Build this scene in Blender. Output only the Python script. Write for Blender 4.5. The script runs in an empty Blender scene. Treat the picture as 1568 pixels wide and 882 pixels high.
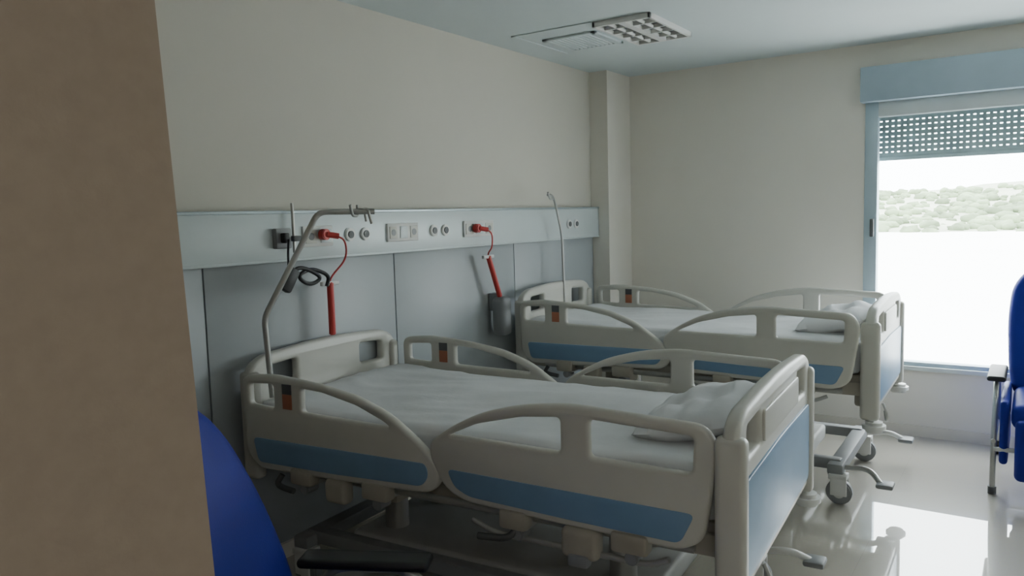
import bpy, bmesh, math, random
from mathutils import Vector, Matrix, noise
random.seed(4)
D=bpy.data
COL=bpy.context.scene.collection

# ---------------------------------------------------------------- materials
def mat(name,col,rough=.5,metal=0.,var=.04,scale=6.,bump=0.,bscale=80.,spec=.5,coat=0.):
    m=D.materials.new(name); m.use_nodes=True
    nt=m.node_tree; b=nt.nodes['Principled BSDF']
    b.inputs['Roughness'].default_value=rough
    b.inputs['Metallic'].default_value=metal
    b.inputs['Specular IOR Level'].default_value=spec
    b.inputs['Coat Weight'].default_value=coat
    tc=nt.nodes.new('ShaderNodeTexCoord')
    n=nt.nodes.new('ShaderNodeTexNoise'); n.inputs['Scale'].default_value=scale; n.inputs['Detail'].default_value=4
    nt.links.new(tc.outputs['Object'],n.inputs['Vector'])
    r=nt.nodes.new('ShaderNodeValToRGB')
    r.color_ramp.elements[0].position=.3; r.color_ramp.elements[1].position=.7
    r.color_ramp.elements[0].color=[c*(1-var) for c in col]+[1]
    r.color_ramp.elements[1].color=[min(1,c*(1+var)) for c in col]+[1]
    nt.links.new(n.outputs['Fac'],r.inputs['Fac']); nt.links.new(r.outputs['Color'],b.inputs['Base Color'])
    if bump>0:
        n2=nt.nodes.new('ShaderNodeTexNoise'); n2.inputs['Scale'].default_value=bscale; n2.inputs['Detail'].default_value=3
        nt.links.new(tc.outputs['Object'],n2.inputs['Vector'])
        bp=nt.nodes.new('ShaderNodeBump'); bp.inputs['Strength'].default_value=bump; bp.inputs['Distance'].default_value=.01
        nt.links.new(n2.outputs['Fac'],bp.inputs['Height']); nt.links.new(bp.outputs['Normal'],b.inputs['Normal'])
    return m

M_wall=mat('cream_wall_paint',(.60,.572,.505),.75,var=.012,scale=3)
M_wall2=mat('cream_wall_paint_lit',(.79,.755,.68),.75,var=.012,scale=3)  # lighter copy of the cream paint: light missing on window wall put into colour
M_entry=mat('tan_wall_paint',(.34,.265,.205),.85,bump=.03,bscale=160,var=.04,scale=40,spec=.2)
M_ceil=mat('ceiling_paint',(.60,.665,.67),.85,var=.01)
M_low=mat('grey_wall_laminate',(.38,.41,.43),.42,var=.03,scale=3)
M_trunk=mat('trunking_aluminium',(.60,.66,.67),.4,metal=.1,var=.02)
M_trim=mat('trunking_edge',(.44,.51,.54),.35,metal=.4)
M_seam=mat('panel_seam',(.16,.18,.20),.5)
M_base=mat('baseboard_cream',(.72,.68,.60),.35)
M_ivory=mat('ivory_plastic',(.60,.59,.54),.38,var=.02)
M_ivory2=mat('ivory_plastic_dark',(.40,.37,.31),.55,var=.10)  # darker beige-brown plastic of the parts under the bed
M_blue=mat('pale_blue_laminate',(.20,.33,.50),.35,var=.04)
M_sheet=mat('white_bed_sheet',(.74,.745,.76),.9,bump=.25,bscale=14,var=.04)
M_metal=mat('grey_metal',(.48,.48,.46),.38,metal=.6)
M_chrome=mat('chrome',(.6,.6,.6),.2,metal=1.)
M_dgrey=mat('dark_grey_plastic',(.10,.105,.11),.5)
M_bgrey=mat('chassis_grey',(.26,.27,.28),.5)
M_cover=mat('chassis_cover_grey',(.48,.49,.48),.5)
M_black=mat('black_rubber',(.015,.015,.017),.5)
M_red=mat('red_plastic',(.55,.05,.045),.4)
M_orange=mat('orange_label',(.42,.15,.08),.5)
M_white=mat('white_plastic',(.74,.74,.72),.4)
M_vinyl=mat('blue_vinyl',(.008,.018,.26),.55,bump=.05,bscale=200,spec=.25)
M_alu=mat('window_frame_aluminium',(.42,.52,.58),.45,metal=.1)
M_alul=mat('window_frame_light',(.66,.71,.71),.45)
M_shut=mat('shutter_slat_paint',(.42,.52,.56),.5)
M_box=mat('shutter_box_paint',(.36,.45,.52),.5)
M_ground=mat('pale_concrete_ground',(.94,.93,.91),.9,scale=.05,var=.02)
M_hill=mat('dry_hillside',(.40,.43,.33),.95,var=.25,scale=.05)
M_tree=mat('tree_foliage',(.20,.26,.155),.95,var=.5,scale=.15)
# polished floor
M_floor=D.materials.new('polished_stone_tile'); M_floor.use_nodes=True
nt=M_floor.node_tree; b=nt.nodes['Principled BSDF']
tc=nt.nodes.new('ShaderNodeTexCoord')
br=nt.nodes.new('ShaderNodeTexBrick'); br.offset=0; br.inputs['Scale'].default_value=1.0
br.inputs['Brick Width'].default_value=.6; br.inputs['Row Height'].default_value=.6; br.inputs['Mortar Size'].default_value=.0015
br.inputs['Color1'].default_value=(.46,.43,.375,1); br.inputs['Color2'].default_value=(.47,.44,.385,1); br.inputs['Mortar'].default_value=(.41,.38,.33,1)
n=nt.nodes.new('ShaderNodeTexNoise'); n.inputs['Scale'].default_value=90; n.inputs['Detail'].default_value=2
mx=nt.nodes.new('ShaderNodeMix'); mx.data_type='RGBA'; mx.blend_type='MULTIPLY'; mx.inputs[0].default_value=.12
nt.links.new(tc.outputs['Object'],br.inputs['Vector']); nt.links.new(tc.outputs['Object'],n.inputs['Vector'])
nt.links.new(br.outputs['Color'],mx.inputs[6]); nt.links.new(n.outputs['Color'],mx.inputs[7])
nt.links.new(mx.outputs[2],b.inputs['Base Color'])
b.inputs['Roughness'].default_value=.3; b.inputs['Specular IOR Level'].default_value=.2
b.inputs['Coat Weight'].default_value=1.0; b.inputs['Coat Roughness'].default_value=.012; b.inputs['Coat IOR'].default_value=2.7
# window glass
M_glass=D.materials.new('window_glass'); M_glass.use_nodes=True
nt=M_glass.node_tree; nt.nodes.clear()
o=nt.nodes.new('ShaderNodeOutputMaterial'); t=nt.nodes.new('ShaderNodeBsdfTransparent'); g=nt.nodes.new('ShaderNodeBsdfGlossy'); x=nt.nodes.new('ShaderNodeMixShader')
g.inputs['Roughness'].default_value=.02; x.inputs[0].default_value=.04; t.inputs['Color'].default_value=(.97,.99,.98,1)
nt.links.new(t.outputs[0],x.inputs[1]); nt.links.new(g.outputs[0],x.inputs[2]); nt.links.new(x.outputs[0],o.inputs['Surface'])

# ---------------------------------------------------------------- helpers
def finish(name,me,m,parent=None,smooth=True,ang=38):
    if m: me.materials.append(m)
    if smooth:
        for p in me.polygons: p.use_smooth=True
        try: me.set_sharp_from_angle(angle=math.radians(ang))
        except Exception: pass
    ob=D.objects.new(name,me); COL.objects.link(ob)
    if parent: ob.parent=parent
    return ob
def empty(name,loc=(0,0,0),rz=0):
    e=D.objects.new(name,None); e.empty_display_size=.1; COL.objects.link(e)
    e.location=loc; e.rotation_euler=(0,0,rz); return e
def bm_box(bm,lo,hi,bev=0,seg=2):
    r=bmesh.ops.create_cube(bm,size=1)
    vs=r['verts']
    for v in vs:
        v.co=Vector([(lo[i]+hi[i])/2+v.co[i]*(hi[i]-lo[i]) for i in range(3)])
    if bev>0:
        es=list({e for v in vs for e in v.link_edges})
        bmesh.ops.bevel(bm,geom=es,offset=bev,segments=seg,affect='EDGES',profile=.5)
def box(name,lo,hi,m,parent=None,bev=0,seg=2,xf=None):
    bm=bmesh.new(); bm_box(bm,lo,hi,bev,seg)
    if xf is not None: bmesh.ops.transform(bm,matrix=xf,verts=bm.verts)
    me=D.meshes.new(name); bm.to_mesh(me); bm.free()
    return finish(name,me,m,parent,smooth=bev>0)
def boxes(name,lst,m,parent=None,bev=0):
    bm=bmesh.new()
    for lo,hi in lst: bm_box(bm,lo,hi,bev)
    me=D.meshes.new(name); bm.to_mesh(me); bm.free()
    return finish(name,me,m,parent,smooth=bev>0)
def cyl(name,p0,p1,r,m,parent=None,seg=24,r2=None,bev=0):
    p0=Vector(p0);p1=Vector(p1); d=p1-p0
    bm=bmesh.new()
    bmesh.ops.create_cone(bm,cap_ends=True,segments=seg,radius1=r,radius2=r if r2 is None else r2,depth=d.length)
    if bev>0:
        es=[e for e in bm.edges if len(e.link_faces)==2 and any(len(f.verts)>4 for f in e.link_faces)]
        bmesh.ops.bevel(bm,geom=es,offset=bev,segments=2,affect='EDGES')
    q=d.to_track_quat('Z','Y').to_matrix().to_4x4(); q.translation=(p0+p1)/2
    bmesh.ops.transform(bm,matrix=q,verts=bm.verts)
    me=D.meshes.new(name); bm.to_mesh(me); bm.free()
    return finish(name,me,m,parent)
def round_path(pts,r,n=6):
    pts=[Vector(p) for p in pts]; out=[pts[0]]
    for i in range(1,len(pts)-1):
        a,b_,c=pts[i-1],pts[i],pts[i+1]
        ra=min(r,(a-b_).length*.48); rc=min(r,(c-b_).length*.48)
        s=b_+(a-b_).normalized()*ra; e=b_+(c-b_).normalized()*rc
        for k in range(n+1):
            t=k/n; out.append(s*(1-t)**2+b_*2*t*(1-t)+e*t*t)
    out.append(pts[-1]); return out
def curve_to_obj(cu,name,m,parent,conv=None,ang=38):
    ob=D.objects.new('tmp',cu); COL.objects.link(ob)
    bpy.context.view_layer.update()
    dg=bpy.context.evaluated_depsgraph_get()
    me=D.meshes.new_from_object(ob.evaluated_get(dg))
    D.objects.remove(ob)
    bm=bmesh.new(); bm.from_mesh(me)
    bmesh.ops.remove_doubles(bm,verts=bm.verts,dist=1e-5)
    if conv:
        for v in bm.verts: v.co=Vector(conv(v.co))
    bmesh.ops.recalc_face_normals(bm,faces=bm.faces)
    bm.to_mesh(me); bm.free(); me.materials.clear(); me.name=name
    return finish(name,me,m,parent,ang=ang)
def tube(name,pts,r,m,parent=None,bend=.05,res=4):
    P=round_path(pts,bend) if len(pts)>2 else [Vector(p) for p in pts]
    cu=D.curves.new(name,'CURVE'); cu.dimensions='3D'; cu.bevel_depth=r; cu.bevel_resolution=res; cu.use_fill_caps=True
    s=cu.splines.new('POLY'); s.points.add(len(P)-1)
    for i,p in enumerate(P): s.points[i].co=(*p,1)
    return curve_to_obj(cu,name,m,parent,ang=60)
def fillet(pts,r,n=5):
    out=[];N=len(pts)
    for i in range(N):
        a=Vector(pts[i-1][:2]);b_=Vector(pts[i][:2]);c=Vector(pts[(i+1)%N][:2])
        rr=pts[i][2] if len(pts[i])>2 else r
        ra=min(rr,(a-b_).length*.49,(c-b_).length*.49)
        s=b_+(a-b_).normalized()*ra; e=b_+(c-b_).normalized()*ra
        for k in range(n+1):
            t=k/n; out.append(s*(1-t)**2+b_*2*t*(1-t)+e*t*t)
    return out
def plate(name,outline,holes,thick,bev,m,parent,conv,r=.03,rh=.02):
    cu=D.curves.new(name,'CURVE'); cu.dimensions='2D'; cu.fill_mode='BOTH'
    cu.extrude=max(thick/2-bev,0.0005); cu.bevel_depth=bev; cu.bevel_resolution=2; cu.offset=-bev
    for poly,rr in [(outline,r)]+[(h,rh) for h in holes]:
        P=fillet(poly,rr)
        s=cu.splines.new('POLY'); s.points.add(len(P)-1)
        for i,p in enumerate(P): s.points[i].co=(p.x,p.y,0,1)
        s.use_cyclic_u=True
    return curve_to_obj(cu,name,m,parent,conv)
def YZ(x0,s=1): return lambda v:(x0+s*v.z,v.x,v.y)
def XZ(y0): return lambda v:(v.x,y0-v.z,v.y)
def cushion(name,cx,cy,cz,sx,sy,sz,m,parent,xf=None,n=28,p=.45,wr=.006):
    bm=bmesh.new(); grid={}
    for side in (1,-1):
        for i in range(n+1):
            for j in range(n+1):
                u=i/n*2-1; v=j/n*2-1
                edge=max(0,(1-abs(u)**3.2))*max(0,(1-abs(v)**3.2))
                h=sz/2*edge**p
                w=noise.noise(Vector((u*2.3+cx*7,v*2.3+cy*5,side*3)))*wr*edge*4
                px=sx/2*u*(1-.06*v*v); py=sy/2*v*(1-.06*u*u)
                grid[side,i,j]=bm.verts.new((cx+px,cy+py,cz+side*h+w))
    for side in (1,-1):
        for i in range(n):
            for j in range(n):
                q=[grid[side,i,j],grid[side,i+1,j],grid[side,i+1,j+1],grid[side,i,j+1]]
                bm.faces.new(q if side>0 else q[::-1])
    bmesh.ops.remove_doubles(bm,verts=bm.verts,dist=1e-4)
    bmesh.ops.recalc_face_normals(bm,faces=bm.faces)
    if xf is not None: bmesh.ops.transform(bm,matrix=xf,verts=bm.verts)
    me=D.meshes.new(name); bm.to_mesh(me); bm.free()
    return finish(name,me,m,parent,ang=80)

# ---------------------------------------------------------------- room
H=2.6; XW=5.65; YH=2.84; YR=-1.5; XB=-1.6
box('floor',(XB-.2,YR-.2,-.12),(XW+.22,YH+.2,0),M_floor)
box('ceiling',(XB-.2,YR-.2,H),(XW+.22,YH+.2,H+.12),M_ceil)
box('wall_head',(.4,YH,0),(XW+.2,YH+.2,H),M_wall)
box('wall_right',(XB-.2,YR-.2,0),(XW+.2,YR,H),M_wall2)
box('wall_back',(XB-.2,YR,0),(XB,YH+.2,H),M_wall2)
WY0,WY1,WZ0,WZ1=-1.15,.97,.47,2.40
boxes('wall_window',[((XW,WY1,0),(XW+.2,YH,H)),((XW,YR,0),(XW+.2,WY0,H)),((XW,WY0,0),(XW+.2,WY1,WZ0)),((XW,WY0,WZ1),(XW+.2,WY1,H))],M_wall2)
box('pillar',(5.265,2.69,0),(XW,YH,H),M_wall2)
# entry partition (solid block with its corner slightly out of plumb)
bm=bmesh.new(); bm_box(bm,(XB,.94,0),(.6,YH,H))
for v in bm.verts:
    if v.co.x>.5: v.co.x=.585+.040*(1.83-v.co.z)
me=D.meshes.new('wall_entry'); bm.to_mesh(me); bm.free(); finish('wall_entry',me,M_entry,smooth=False)
boxes('baseboard_window',[((XW-.015,YR,0),(XW,2.69,.075))],M_base)
box('baseboard_head',(.67,YH-.03,0),(5.265,YH-.012,.07),M_base)
# grey protective wall panels
pan=empty('wall_protection_panel',(0,0,0))
xs=[.67,1.89,3.03,4.17,5.262]
for i in range(4):
    box('panel_%d'%(i+1),(xs[i]+.004,YH-.012,.07),(xs[i+1]-.004,YH,1.36),M_low,pan,bev=.0015)
    if i: box('seam_%d'%i,(xs[i]-.004,YH-.006,.07),(xs[i]+.004,YH,1.36),M_seam,pan)

# ---------------------------------------------------------------- bed head unit
hu=empty('bed_head_unit',(0,0,0))
box('channel_body',(.67,2.775,1.366),(5.262,YH,1.578),M_trunk,hu,bev=.006)
box('top_rail',(.67,2.77,1.574),(5.262,YH,1.588),M_trim,hu,bev=.003)
box('bottom_rail',(.67,2.772,1.360),(5.262,YH,1.372),M_trunk,hu,bev=.003)
F=2.775
def rosette(x,z,i):
    cyl('outlet_ring_%d'%i,(x,F+.004,z),(x,F-.012,z),.032,M_white,hu,bev=.003)
    cyl('outlet_core_%d'%i,(x,F-.008,z),(x,F-.016,z),.018,M_dgrey,hu)
for i,x_ in enumerate((2.666,2.77,3.30,3.40,4.80,4.90)): rosette(x_,1.468,i+1)
def sockbox(x0,x1,z0,z1,i,n):
    box('socket_plate_%d'%i,(x0,F-.012,z0),(x1,F+.002,z1),M_white,hu,bev=.003)
    w=(x1-x0)/n
    for k in range(n):
        box('socket_%d_%d'%(i,k+1),(x0+w*k+.012,F-.016,z0+.016),(x0+w*(k+1)-.012,F-.008,z1-.016),M_trunk if k%2 else M_ivory,hu,bev=.002)
        if k!=1: cyl('socket_hole_%d_%d'%(i,k+1),(x0+w*(k+.5),F-.012,(z0+z1)/2),(x0+w*(k+.5),F-.017,(z0+z1)/2),.017,M_bgrey,hu)
sockbox(2.925,3.163,1.42,1.515,1,3)
sockbox(3.568,3.86,1.42,1.515,2,3)
sockbox(2.37,2.55,1.42,1.515,3,2)
box('rail_clamp',(2.205,F-.03,1.42),(2.29,F+.001,1.51),M_bgrey,hu,bev=.006)
box('clamp_knob',(2.225,F-.06,1.445),(2.255,F-.03,1.49),M_black,hu,bev=.006)
box('clamp_knob_b',(2.285,F-.05,1.45),(2.33,F-.0,1.475),M_dgrey,hu,bev=.005)
tube('rail_rod',[(2.30,F-.03,1.40),(2.30,F-.03,1.62)],.007,M_metal,hu)

def cable(name,x,z,xr,zt,zb,lean):
    e=empty(name,(0,0,0))
    cyl('plug',(x,F-.017,z),(x,F-.055,z),.026,M_red,e,bev=.005)
    cyl('plug_neck',(x,F-.05,z),(x+.05,F-.075,z-.01),.014,M_red,e)
    tube('cord',[(x+.04,F-.07,z-.008),(x+.09,F-.08,z-.03),(x+.10,F-.07,z-.12),(xr,F-.03,zt+.02),(xr,F-.03,zt-.02)],.0045,M_red,e,bend=.05)
    cyl('holder',(xr,F-.03,zt),(xr+lean,F-.03,zb),.016,M_red,e,bev=.004)
    box('holder_crossbar',(xr-.055,F-.04,zt-.015),(xr+.05,F-.02,zt+.005),M_white,e,bev=.004)
    return e
cable('bed_power_cable',2.475,1.475,2.50,1.25,1.00,0)
c2=cable('bed_power_cable',3.66,1.47,3.77,1.30,1.04,.11)
box('suction_jar_body',(3.84,2.69,.80),(3.94,2.79,1.04),M_bgrey,c2,bev=.03,seg=4)
box('jar_bracket',(3.87,2.76,.95),(3.93,YH-.013,1.06),M_bgrey,c2,bev=.005)

# ---------------------------------------------------------------- beds
HR_OUT=[(.92,.535),(.985,.60),(.995,.915),(.82,.932),(.58,.915),(.38,.885),(.22,.83),(.075,.735),(.005,.66),(.01,.60),(.06,.565),(.5,.545)]
HR_H1=[(.95,.80),(.95,.885),(.81,.893),(.81,.795)]
HR_H2=[(.66,.792),(.66,.888),(.55,.882),(.38,.85),(.25,.803),(.22,.785)]
HR_BL=[(.91,.565),(.935,.665),(.06,.675),(.05,.63),(.08,.59),(.5,.572)]
FR_OUT=[(-.86,.54),(-.93,.58),(-.975,.86),(-.935,.925),(-.5,.945),(-.33,.925),(-.165,.88),(-.04,.815),(.045,.755),(.045,.70),(-.01,.60),(-.09,.562),(-.5,.548)]
FR_H1=[(-.04,.79),(-.15,.84),(-.32,.882),(-.47,.898),(-.47,.785)]
FR_H2=[(-.57,.783),(-.57,.902),(-.90,.888),(-.895,.778)]
FR_BL=[(-.86,.565),(-.905,.66),(-.03,.67),(-.06,.61),(-.12,.585),(-.5,.572)]
def bed(loc,rz,lift,fw=.52,fh=.955,hw=.46,fo=0.):
    B=empty('hospital_bed',loc,rz)
    U=D.objects.new('upper_section',None); U.empty_display_size=.05; COL.objects.link(U); U.parent=B; U.location=(0,0,lift)
    def board(nm,y,w,zb,zt,bl):
        out=[(-w,zb,.04),(-w-.005,zt-.06,.06),(-w+.08,zt-.012,.06),(0,zt+.012,.3),(w-.08,zt-.012,.06),(w+.005,zt-.06,.06),(w,zb,.04)]
        hs=[[(-w+.10,zt-.16),(-w+.10,zt-.065),(-w+.27,zt-.055),(-w+.27,zt-.155)],[(w-.10,zt-.16),(w-.10,zt-.065),(w-.27,zt-.055),(w-.27,zt-.155)]]
        plate(nm,out,hs,.05,.016,M_ivory,U,XZ(y),r=.04,rh=.018)
        s=1 if y>0 else -1
        for k,sx in enumerate((-1,1)):
            box(nm+'_post_%d'%(k+1),(sx*(w-.02)-.028,y-.045,zb-.03),(sx*(w-.02)+.028,y+.045,zt-.075),M_ivory,U,bev=.02,seg=4)
        plate(nm+'_ridge',[(-w+.29,zt-.16),(-w+.29,zt-.06),(w-.29,zt-.06),(w-.29,zt-.16)],[],.012,.004,M_ivory,U,XZ(y+s*.028),r=.02)
        if bl:
            plate(nm+'_blue_panel',[(-w+.055,zb+.04),(-w+.055,zt-.215),(0,zt-.205),(w-.055,zt-.215),(w-.055,zb+.04)],[],.012,.003,M_blue,U,XZ(y+s*.027),r=.03)
    board('headboard',1.04,hw,.48,.985,False)
    board('footboard',-1.01,fw,.42,fh,True)
    for s,nm in ((-1,'near'),(1,'far')):
        X=s*.53
        plate('head_rail_'+nm,HR_OUT,[HR_H1,HR_H2],.036,.013,M_ivory,U,YZ(X),r=.05,rh=.018)
        plate('foot_rail_'+nm,FR_OUT,[FR_H1,FR_H2],.036,.013,M_ivory,U,YZ(X),r=.06,rh=.018)
        for q in (-1,1):
            plate('head_rail_blue_%s_%d'%(nm,q),HR_BL,[],.006,.002,M_blue,U,YZ(X+q*.0185),r=.025)
            plate('foot_rail_blue_%s_%d'%(nm,q),FR_BL,[],.006,.002,M_blue,U,YZ(X+q*.0185),r=.025)
            box('angle_label_%s_%d'%(nm,q),(X+q*.018-.003,.705,.80),(X+q*.018+.003,.755,.86),M_orange,U,bev=.001)
            box('angle_label_top_%s_%d'%(nm,q),(X+q*.018-.003,.705,.86),(X+q*.018+.003,.755,.90),M_dgrey,U,bev=.001)
        for k,(y0,y1) in enumerate(((.75,.60),(.38,.22),(-.22,-.36),(-.62,-.78))):
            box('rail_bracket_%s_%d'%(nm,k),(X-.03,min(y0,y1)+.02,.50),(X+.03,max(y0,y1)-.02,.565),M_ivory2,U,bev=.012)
            box('rail_arm_%s_%d'%(nm,k),(min(X,s*.40),y0-.11,.49),(max(X,s*.40),y0-.06,.53),M_metal,U,bev=.008)
            cyl('rail_pivot_%s_%d'%(nm,k),(X-s*.045,y0-.085,.485),(X+s*.02,y0-.085,.485),.022,M_bgrey,U,bev=.004)
        tube('rail_shaft_'+nm,[(s*.47,.85,.52),(s*.47,-.88,.52)],.014,M_metal,U)
        tube('rail_tie_'+nm,[(X,-.82,.50),(X,-.76,.47),(X,-.2,.47),(X,-.12,.50)],.010,M_metal,U)
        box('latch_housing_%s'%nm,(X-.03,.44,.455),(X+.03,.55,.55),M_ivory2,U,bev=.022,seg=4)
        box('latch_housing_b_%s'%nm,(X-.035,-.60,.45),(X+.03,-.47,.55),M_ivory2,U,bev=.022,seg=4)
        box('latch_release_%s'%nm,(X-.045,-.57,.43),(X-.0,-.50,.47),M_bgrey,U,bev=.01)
        tube('latch_lever_%s'%nm,[(X,-.30,.51),(X+s*.03,-.28,.47),(X+s*.03,-.16,.46)],.012,M_dgrey,U)
        tube('latch_lever_b_%s'%nm,[(X,.80,.52),(X+s*.02,.82,.48),(X+s*.02,.72,.47)],.012,M_dgrey,U)
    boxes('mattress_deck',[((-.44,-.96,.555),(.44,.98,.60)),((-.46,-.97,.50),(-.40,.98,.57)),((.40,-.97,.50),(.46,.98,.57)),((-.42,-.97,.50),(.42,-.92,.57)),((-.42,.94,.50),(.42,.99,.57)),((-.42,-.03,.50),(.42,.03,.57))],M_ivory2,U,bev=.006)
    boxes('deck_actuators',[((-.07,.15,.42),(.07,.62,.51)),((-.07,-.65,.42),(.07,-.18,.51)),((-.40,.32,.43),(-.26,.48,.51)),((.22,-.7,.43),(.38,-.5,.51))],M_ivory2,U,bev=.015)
    bm=bmesh.new(); bm_box(bm,(-.46,-.955,.60),(.46,1.0,.775))
    bmesh.ops.subdivide_edges(bm,edges=bm.edges,cuts=40,use_grid_fill=True)
    for v in bm.verts:
        c=Vector(v.co); cx=max(-.425,min(.425,c.x)); cy=max(-.92,min(.965,c.y)); cz=max(.635,min(.74,c.z))
        d=c-Vector((cx,cy,cz))
        if d.length>.035: d=d.normalized()*.035
        v.co=Vector((cx,cy,cz))+d
        if c.z>.76:
            rg=noise.noise(Vector((c.x*5+c.y*3,c.y*1.6-c.x*2,lift*9)))
            v.co.z+=.012*noise.noise(Vector((c.x*4,c.y*3,lift*9)))+.006*(1-abs(rg)*4 if abs(rg)<.25 else 0)
            v.co.z+=.02*math.exp(-((c.y-.93)/.12)**2)
    me=D.meshes.new('mattress'); bm.to_mesh(me); bm.free(); finish('mattress',me,M_sheet,U,ang=80)
    xf=Matrix.Translation((.03,-.77,.822))@Matrix.Rotation(math.radians(-11),4,'X')
    cushion('pillow',0,0,0,.66,.36,.12,M_sheet,U,xf,wr=.010)
    for k,y in enumerate((.52,-.52)):
        cyl('lift_column_outer_%d'%k,(-.16,y,.22),(-.16,y,.40),.05,M_metal,B)
        cyl('lift_column_inner_%d'%k,(-.16,y,.38),(-.16,y,.52+lift),.036,M_chrome,B)
        cyl('lift_column2_outer_%d'%k,(.16,y,.22),(.16,y,.40),.05,M_metal,B)
        cyl('lift_column2_inner_%d'%k,(.16,y,.38),(.16,y,.52+lift),.036,M_chrome,B)
    boxes('chassis',[((-.36,-.86,.16),(-.30,.86,.22)),((.30,-.86,.16),(.36,.86,.22)),((-.42,-.88,.15),(.42,-.80,.21)),((-.42,.80,.15),(.42,.88,.21))],M_bgrey,B,bev=.012)
    box('chassis_cover',(-.295,-.66,.14),(.295,.66,.228),M_cover,B,bev=.02,seg=3)
    for k,(sx,sy) in enumerate(((-1,-1),(1,-1),(-1,1),(1,1))):
        cx,cy=sx*.40,sy*.84
        cyl('castor_wheel_%d'%k,(cx-.022,cy-.02,.065),(cx+.022,cy-.02,.065),.065,M_bgrey,B,bev=.008)
        cyl('castor_hub_%d'%k,(cx-.026,cy-.02,.065),(cx+.026,cy-.02,.065),.03,M_white,B)
        boxes('castor_fork_%d'%k,[((cx-.038,cy-.06,.05),(cx-.027,cy+.02,.15)),((cx+.027,cy-.06,.05),(cx+.038,cy+.02,.15)),((cx-.038,cy-.06,.135),(cx+.038,cy+.03,.16))],M_white,B,bev=.004)
    for k,sx in enumerate((-1,1)):
        cyl('bumper_%d'%k,(sx*(fw-.02),-1.03,.335),(sx*(fw-.02),-1.03,.385),.055,M_white,U,bev=.015)
        cyl('bumper_stem_%d'%k,(sx*(fw-.02),-1.01,.38),(sx*(fw-.02),-1.01,.44),.02,M_metal,U)
        tube('brake_pedal_%d'%k,[(sx*.36,-.86,.18),(sx*.38,-1.0,.20),(sx*.44,-1.06,.15)],.014,M_white if k else M_metal,B)
        box('pedal_pad_%d'%k,(sx*.44-.045,-1.12,.135),(sx*.44+.045,-1.04,.16),M_bgrey,B,bev=.01)
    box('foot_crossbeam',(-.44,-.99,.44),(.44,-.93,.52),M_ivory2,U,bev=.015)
    tube('foot_cable_hook',[(-.30,-1.045,.44),(-.30,-1.07,.38),(-.26,-1.06,.33),(-.22,-1.045,.38)],.007,M_metal,U)
    return B
B1=bed((2.553,1.735,0),math.radians(3.9),0.0,.567,.978,.478)
B2=bed((4.53,1.68,0),math.radians(1.2),.09,.50,.955)

# ---------------------------------------------------------------- iv poles
p=empty('iv_pole',(0,0,0))
tube('pole',[(2.07,2.66,.80),(2.055,2.665,1.14),(2.23,2.50,1.575),(2.40,2.34,1.572)],.0125,M_metal,p,bend=.035)
tube('hook_bar',[(2.28,2.36,1.60),(2.30,2.37,1.555),(2.36,2.40,1.555),(2.37,2.41,1.60)],.006,M_metal,p,bend=.02)
tube('hook_bar_b',[(2.34,2.30,1.52),(2.33,2.31,1.58),(2.42,2.42,1.585),(2.43,2.42,1.53)],.006,M_metal,p,bend=.02)
hc=empty('hand_control',(0,0,0))
box('handset',(-.03,-.02,-.055),(.03,.02,.055),M_black,hc,bev=.012,xf=Matrix.Translation((2.19,2.66,1.29))@Matrix.Rotation(.6,4,'Y'))
tube('coiled_cord',[(2.16,2.67,1.25),(2.22,2.65,1.34),(2.30,2.67,1.33),(2.40,2.68,1.28),(2.32,2.68,1.25),(2.24,2.67,1.30),(2.33,2.68,1.33),(2.44,2.68,1.29),(2.42,2.68,1.24)],.009,M_black,hc,bend=.05)
tube('hanger',[(2.20,2.67,1.33),(2.21,2.68,1.40),(2.24,2.708,1.46)],.005,M_black,hc,bend=.02)
p2=empty('iv_pole',(0,0,0))
tube('pole',[(4.58,2.69,.90),(4.58,2.70,1.20),(4.56,2.69,1.40),(4.41,2.66,1.665),(4.27,2.62,1.665)],.008,M_metal,p2,bend=.10)
tube('hook',[(4.40,2.66,1.64),(4.28,2.61,1.64),(4.24,2.60,1.68)],.006,M_metal,p2,bend=.02)

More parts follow.
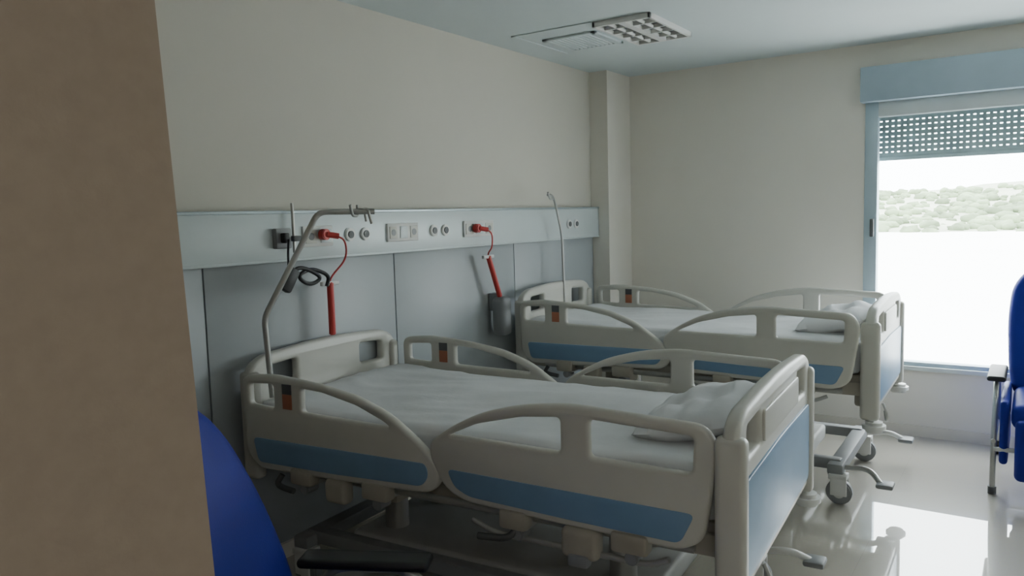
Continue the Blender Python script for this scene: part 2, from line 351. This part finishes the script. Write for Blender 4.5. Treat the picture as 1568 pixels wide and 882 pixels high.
# ---------------------------------------------------------------- recliner chairs
def chair(loc,rz,az=.565,full=False):
    C=empty('recliner_armchair',loc,rz)
    box('seat_cushion',(-.30,-.36,.35),(.30,.22,.49),M_vinyl,C,bev=.05,seg=5)
    rec=math.radians(16)
    if full:
        h=[(.30,.0,.06),(.33,.14,.1),(.345,.45,.12),(.325,.66,.1),(.22,.78,.12)]
    else:
        h=[(.27,.0,.06),(.295,.14,.1),(.27,.36,.12),(.195,.58,.15),(.09,.70,.1)]
    out=[(-a,b_,c) for a,b_,c in h]+[(a,b_,c) for a,b_,c in h[::-1]]
    xf=Matrix.Translation((0,.20,.42))@Matrix.Rotation(-rec,4,'X')
    plate('backrest',out,[],.12,.045,M_vinyl,C,lambda v:tuple(xf@Vector((v.x,-v.z,v.y))),r=.1)
    box('leg_rest',(-.28,-.42,.10),(.28,-.34,.42),M_vinyl,C,bev=.03,seg=4)
    for k,s in enumerate((-1,1)):
        x=s*.375
        box('armrest_pad_%d'%k,(x-.045,-.19,az-.03),(x+.045,.20,az),M_black,C,bev=.014,seg=4)
        tube('arm_frame_%d'%k,[(x,-.34,.03),(x,-.33,.25),(x,-.14,az-.035),(x,.13,az-.035),(x,.15,.28)],.014,M_metal,C,bend=.08)
        tube('rear_leg_%d'%k,[(x,-.33,.28),(x,.31,.28),(x,.43,.09)],.012,M_metal,C)
        cyl('castor_%d'%k,(x-.015,.44,.045),(x+.015,.44,.045),.045,M_black,C,bev=.006)
        cyl('foot_%d'%k,(x,-.34,0),(x,-.34,.04),.02,M_dgrey,C)
        box('side_panel_%d'%k,(s*.33-.02,-.34,.16),(s*.33+.02,.24,.50),M_vinyl,C,bev=.018,seg=3)
    tube('cross_front',[(-.375,-.33,.24),(.375,-.33,.24)],.012,M_metal,C)
    tube('cross_back',[(-.375,.31,.28),(.375,.31,.28)],.012,M_metal,C)
    return C
chair((1.195,1.415,0),math.radians(26.7),.565)
chair((5.03,-.215,0),math.radians(-90),.60,True)

# ---------------------------------------------------------------- window
W=empty('window_1',(0,0,0))
x0,x1=XW-.01,XW+.07
boxes('frame_outer',[((x0,WY1-.08,WZ0),(x1,WY1,2.22)),((x0,WY0,WZ0),(x1,WY0+.08,2.22)),((x0,WY0,WZ0),(x1,WY1,WZ0+.03))],M_alu,W,bev=.004)
boxes('frame_head',[((x0+.005,WY0,2.12),(x1,WY1,2.22))],M_alul,W,bev=.004)
boxes('mullion',[((x0,-.20,WZ0),(x1,-.12,2.13))],M_alu,W,bev=.004)
box('glass',(XW+.035,WY0+.07,WZ0+.02),(XW+.041,WY1-.07,2.13),M_glass,W)
box('sill',(XW-.03,WY0-.02,WZ0-.025),(XW+.08,WY1+.01,WZ0+.004),M_alul,W,bev=.004)
box('handle',(XW-.035,.905,1.33),(XW-.01,.93,1.45),M_dgrey,W,bev=.006)
S=empty('roller_shutter',(0,0,0))
box('shutter_box',(XW-.09,WY0-.03,2.215),(XW+.19,WY1+.02,2.44),M_box,S,bev=.006)
L=[]
z=1.862
while z<2.2:
    L.append(((XW+.09,WY0+.02,z),(XW+.105,WY1-.02,z+.026)))
    y=WY0+.03
    while y<WY1-.03:
        L.append(((XW+.094,y,z+.024),(XW+.101,y+.020,z+.036))); y+=.036
    z+=.034
boxes('shutter_slats',L,M_shut,S)
box('bottom_bar',(XW+.085,WY0+.02,1.835),(XW+.11,WY1-.02,1.862),M_shut,S,bev=.003)
boxes('guide_rails',[((XW+.075,WY1-.05,WZ0),(XW+.125,WY1-.01,2.22)),((XW+.075,WY0+.01,WZ0),(XW+.125,WY0+.05,2.22))],M_alu,S)

# ---------------------------------------------------------------- ceiling fixtures
Lp=empty('ceiling_light',(0,0,0))
fx0,fx1,fy0,fy1=3.92,4.52,1.74,2.09
boxes('frame',[((fx0,fy0,2.57),(fx1,fy0+.018,H)),((fx0,fy1-.018,2.57),(fx1,fy1,H)),((fx0,fy0,2.57),(fx0+.018,fy1,H)),((fx1-.018,fy0,2.57),(fx1,fy1,H))],M_white,Lp,bev=.003)
box('reflector',(fx0+.018,fy0+.018,2.592),(fx1-.018,fy1-.018,2.599),M_bgrey,Lp)
L=[]
for i in range(1,5): L.append(((fx0+i*.12-.006,fy0+.02,2.571),(fx0+i*.12+.006,fy1-.02,2.592)))
L.append(((fx0+.02,(fy0+fy1)/2-.022,2.570),(fx1-.02,(fy0+fy1)/2+.022,2.592)))
boxes('louvre_blades',L,M_white,Lp)
for i,y in enumerate((fy0+.09,fy1-.09)): cyl('lamp_tube_%d'%i,(fx0+.03,y,2.582),(fx1-.03,y,2.582),.010,M_white,Lp)
V=empty('ceiling_vent',(0,0,0))
vx0,vx1,vy0,vy1=4.10,4.48,2.17,2.53
L=[((vx0,vy0,2.588),(vx1,vy0+.03,H)),((vx0,vy1-.03,2.588),(vx1,vy1,H)),((vx0,vy0,2.588),(vx0+.03,vy1,H)),((vx1-.03,vy0,2.588),(vx1,vy1,H))]
boxes('vent_frame',L,M_ceil,V,bev=.002)
box('vent_back',(vx0+.02,vy0+.02,2.597),(vx1-.02,vy1-.02,2.5995),M_bgrey,V)
boxes('vent_slats',[((vx0+.03,vy0+.03+i*.03,2.588),(vx1-.03,vy0+.042+i*.03,2.598)) for i in range(10)],M_ceil,V)
boxes('trim_1',[((3.90,2.09,2.594),(3.915,2.62,H)),((3.90,2.605,2.594),(4.54,2.62,H))],M_ceil)

# ---------------------------------------------------------------- outside
me=D.meshes.new('ground_outside'); me.from_pydata([(6.2,-400,-3.2),(700,-400,-3.2),(700,400,-3.2),(6.2,400,-3.2)],[],[(0,1,2,3)]); finish('ground_outside',me,M_ground,smooth=False)
bm=bmesh.new(); NX,NY=20,120; g={}
def hz(i,j):
    y_=-300+j*5
    return -3.4+ (14*math.sin(math.pi*min(1,max(0,i/NX)))**1.2)*(.75+.5*noise.noise(Vector((y_*.012,i*.1,2))))
for i in range(NX+1):
    for j in range(NY+1):
        x_=150+i*12; y_=-300+j*5
        g[i,j]=bm.verts.new((x_,y_,hz(i,j)+.6*noise.noise(Vector((x_*.1,y_*.1,0)))))
for i in range(NX):
    for j in range(NY): bm.faces.new((g[i,j],g[i+1,j],g[i+1,j+1],g[i,j+1]))
me=D.meshes.new('hillside'); bm.to_mesh(me); bm.free(); finish('hillside',me,M_hill,ang=180)
bm=bmesh.new()
for i in range(700):
    y_=random.uniform(-50,45); x_=150+random.random()**1.2*110; r=random.uniform(.35,1.05)
    zz=hz((x_-150)/12,(y_+300)/5)
    q=bmesh.ops.create_icosphere(bm,subdivisions=2,radius=r)
    for v in q['verts']:
        v.co*=1+.45*noise.noise(v.co*2.1+Vector((i,0,0)))
        v.co.y*=1.6
        v.co+=Vector((x_,y_,zz+r*.5))
me=D.meshes.new('treeline'); bm.to_mesh(me); bm.free(); finish('treeline',me,M_tree,ang=180)

# ---------------------------------------------------------------- light
w=D.worlds.new('overcast_sky'); bpy.context.scene.world=w; w.use_nodes=True
bg=w.node_tree.nodes['Background']; bg.inputs['Color'].default_value=(.92,.97,1,1); bg.inputs['Strength'].default_value=17.0
al=D.lights.new('window_portal','AREA'); al.shape='RECTANGLE'; al.size=1.7; al.size_y=2.1
al.cycles.is_portal=True
ao=D.objects.new('window_portal',al); COL.objects.link(ao)
ao.matrix_world=Matrix.Translation((XW+.17,(WY0+WY1)/2,(WZ0+2.2)/2))@Matrix.Rotation(math.radians(90),4,'Y')
# unseen fill lamp added behind the camera to brighten the near faces
el=D.lights.new('fill_lamp','AREA'); el.shape='RECTANGLE'; el.size=.6; el.size_y=.6; el.energy=9; el.color=(1,.98,.96)
eo=D.objects.new('fill_lamp',el); COL.objects.link(eo); eo.location=(-.5,-.6,2.57)
box('fill_lamp_housing',(-.82,-.92,2.58),(-.18,-.28,2.6),M_white,bev=.004)  # made-up housing for the added fill lamp

# ---------------------------------------------------------------- camera
cam=D.cameras.new('camera'); co=D.objects.new('camera',cam); COL.objects.link(co)
R=Vector((.5618,-.8266,-.0280)).normalized(); F_=Vector((.8222,.5621,-.0926)).normalized()
U_=R.cross(F_).normalized(); R=F_.cross(U_)
Mx=Matrix((( R.x,U_.x,-F_.x,0),(R.y,U_.y,-F_.y,0),(R.z,U_.z,-F_.z,1.534),(0,0,0,1)))
co.matrix_world=Mx
cam.sensor_width=36; cam.lens=27.07; cam.clip_start=.02; cam.clip_end=2000
bpy.context.scene.camera=co
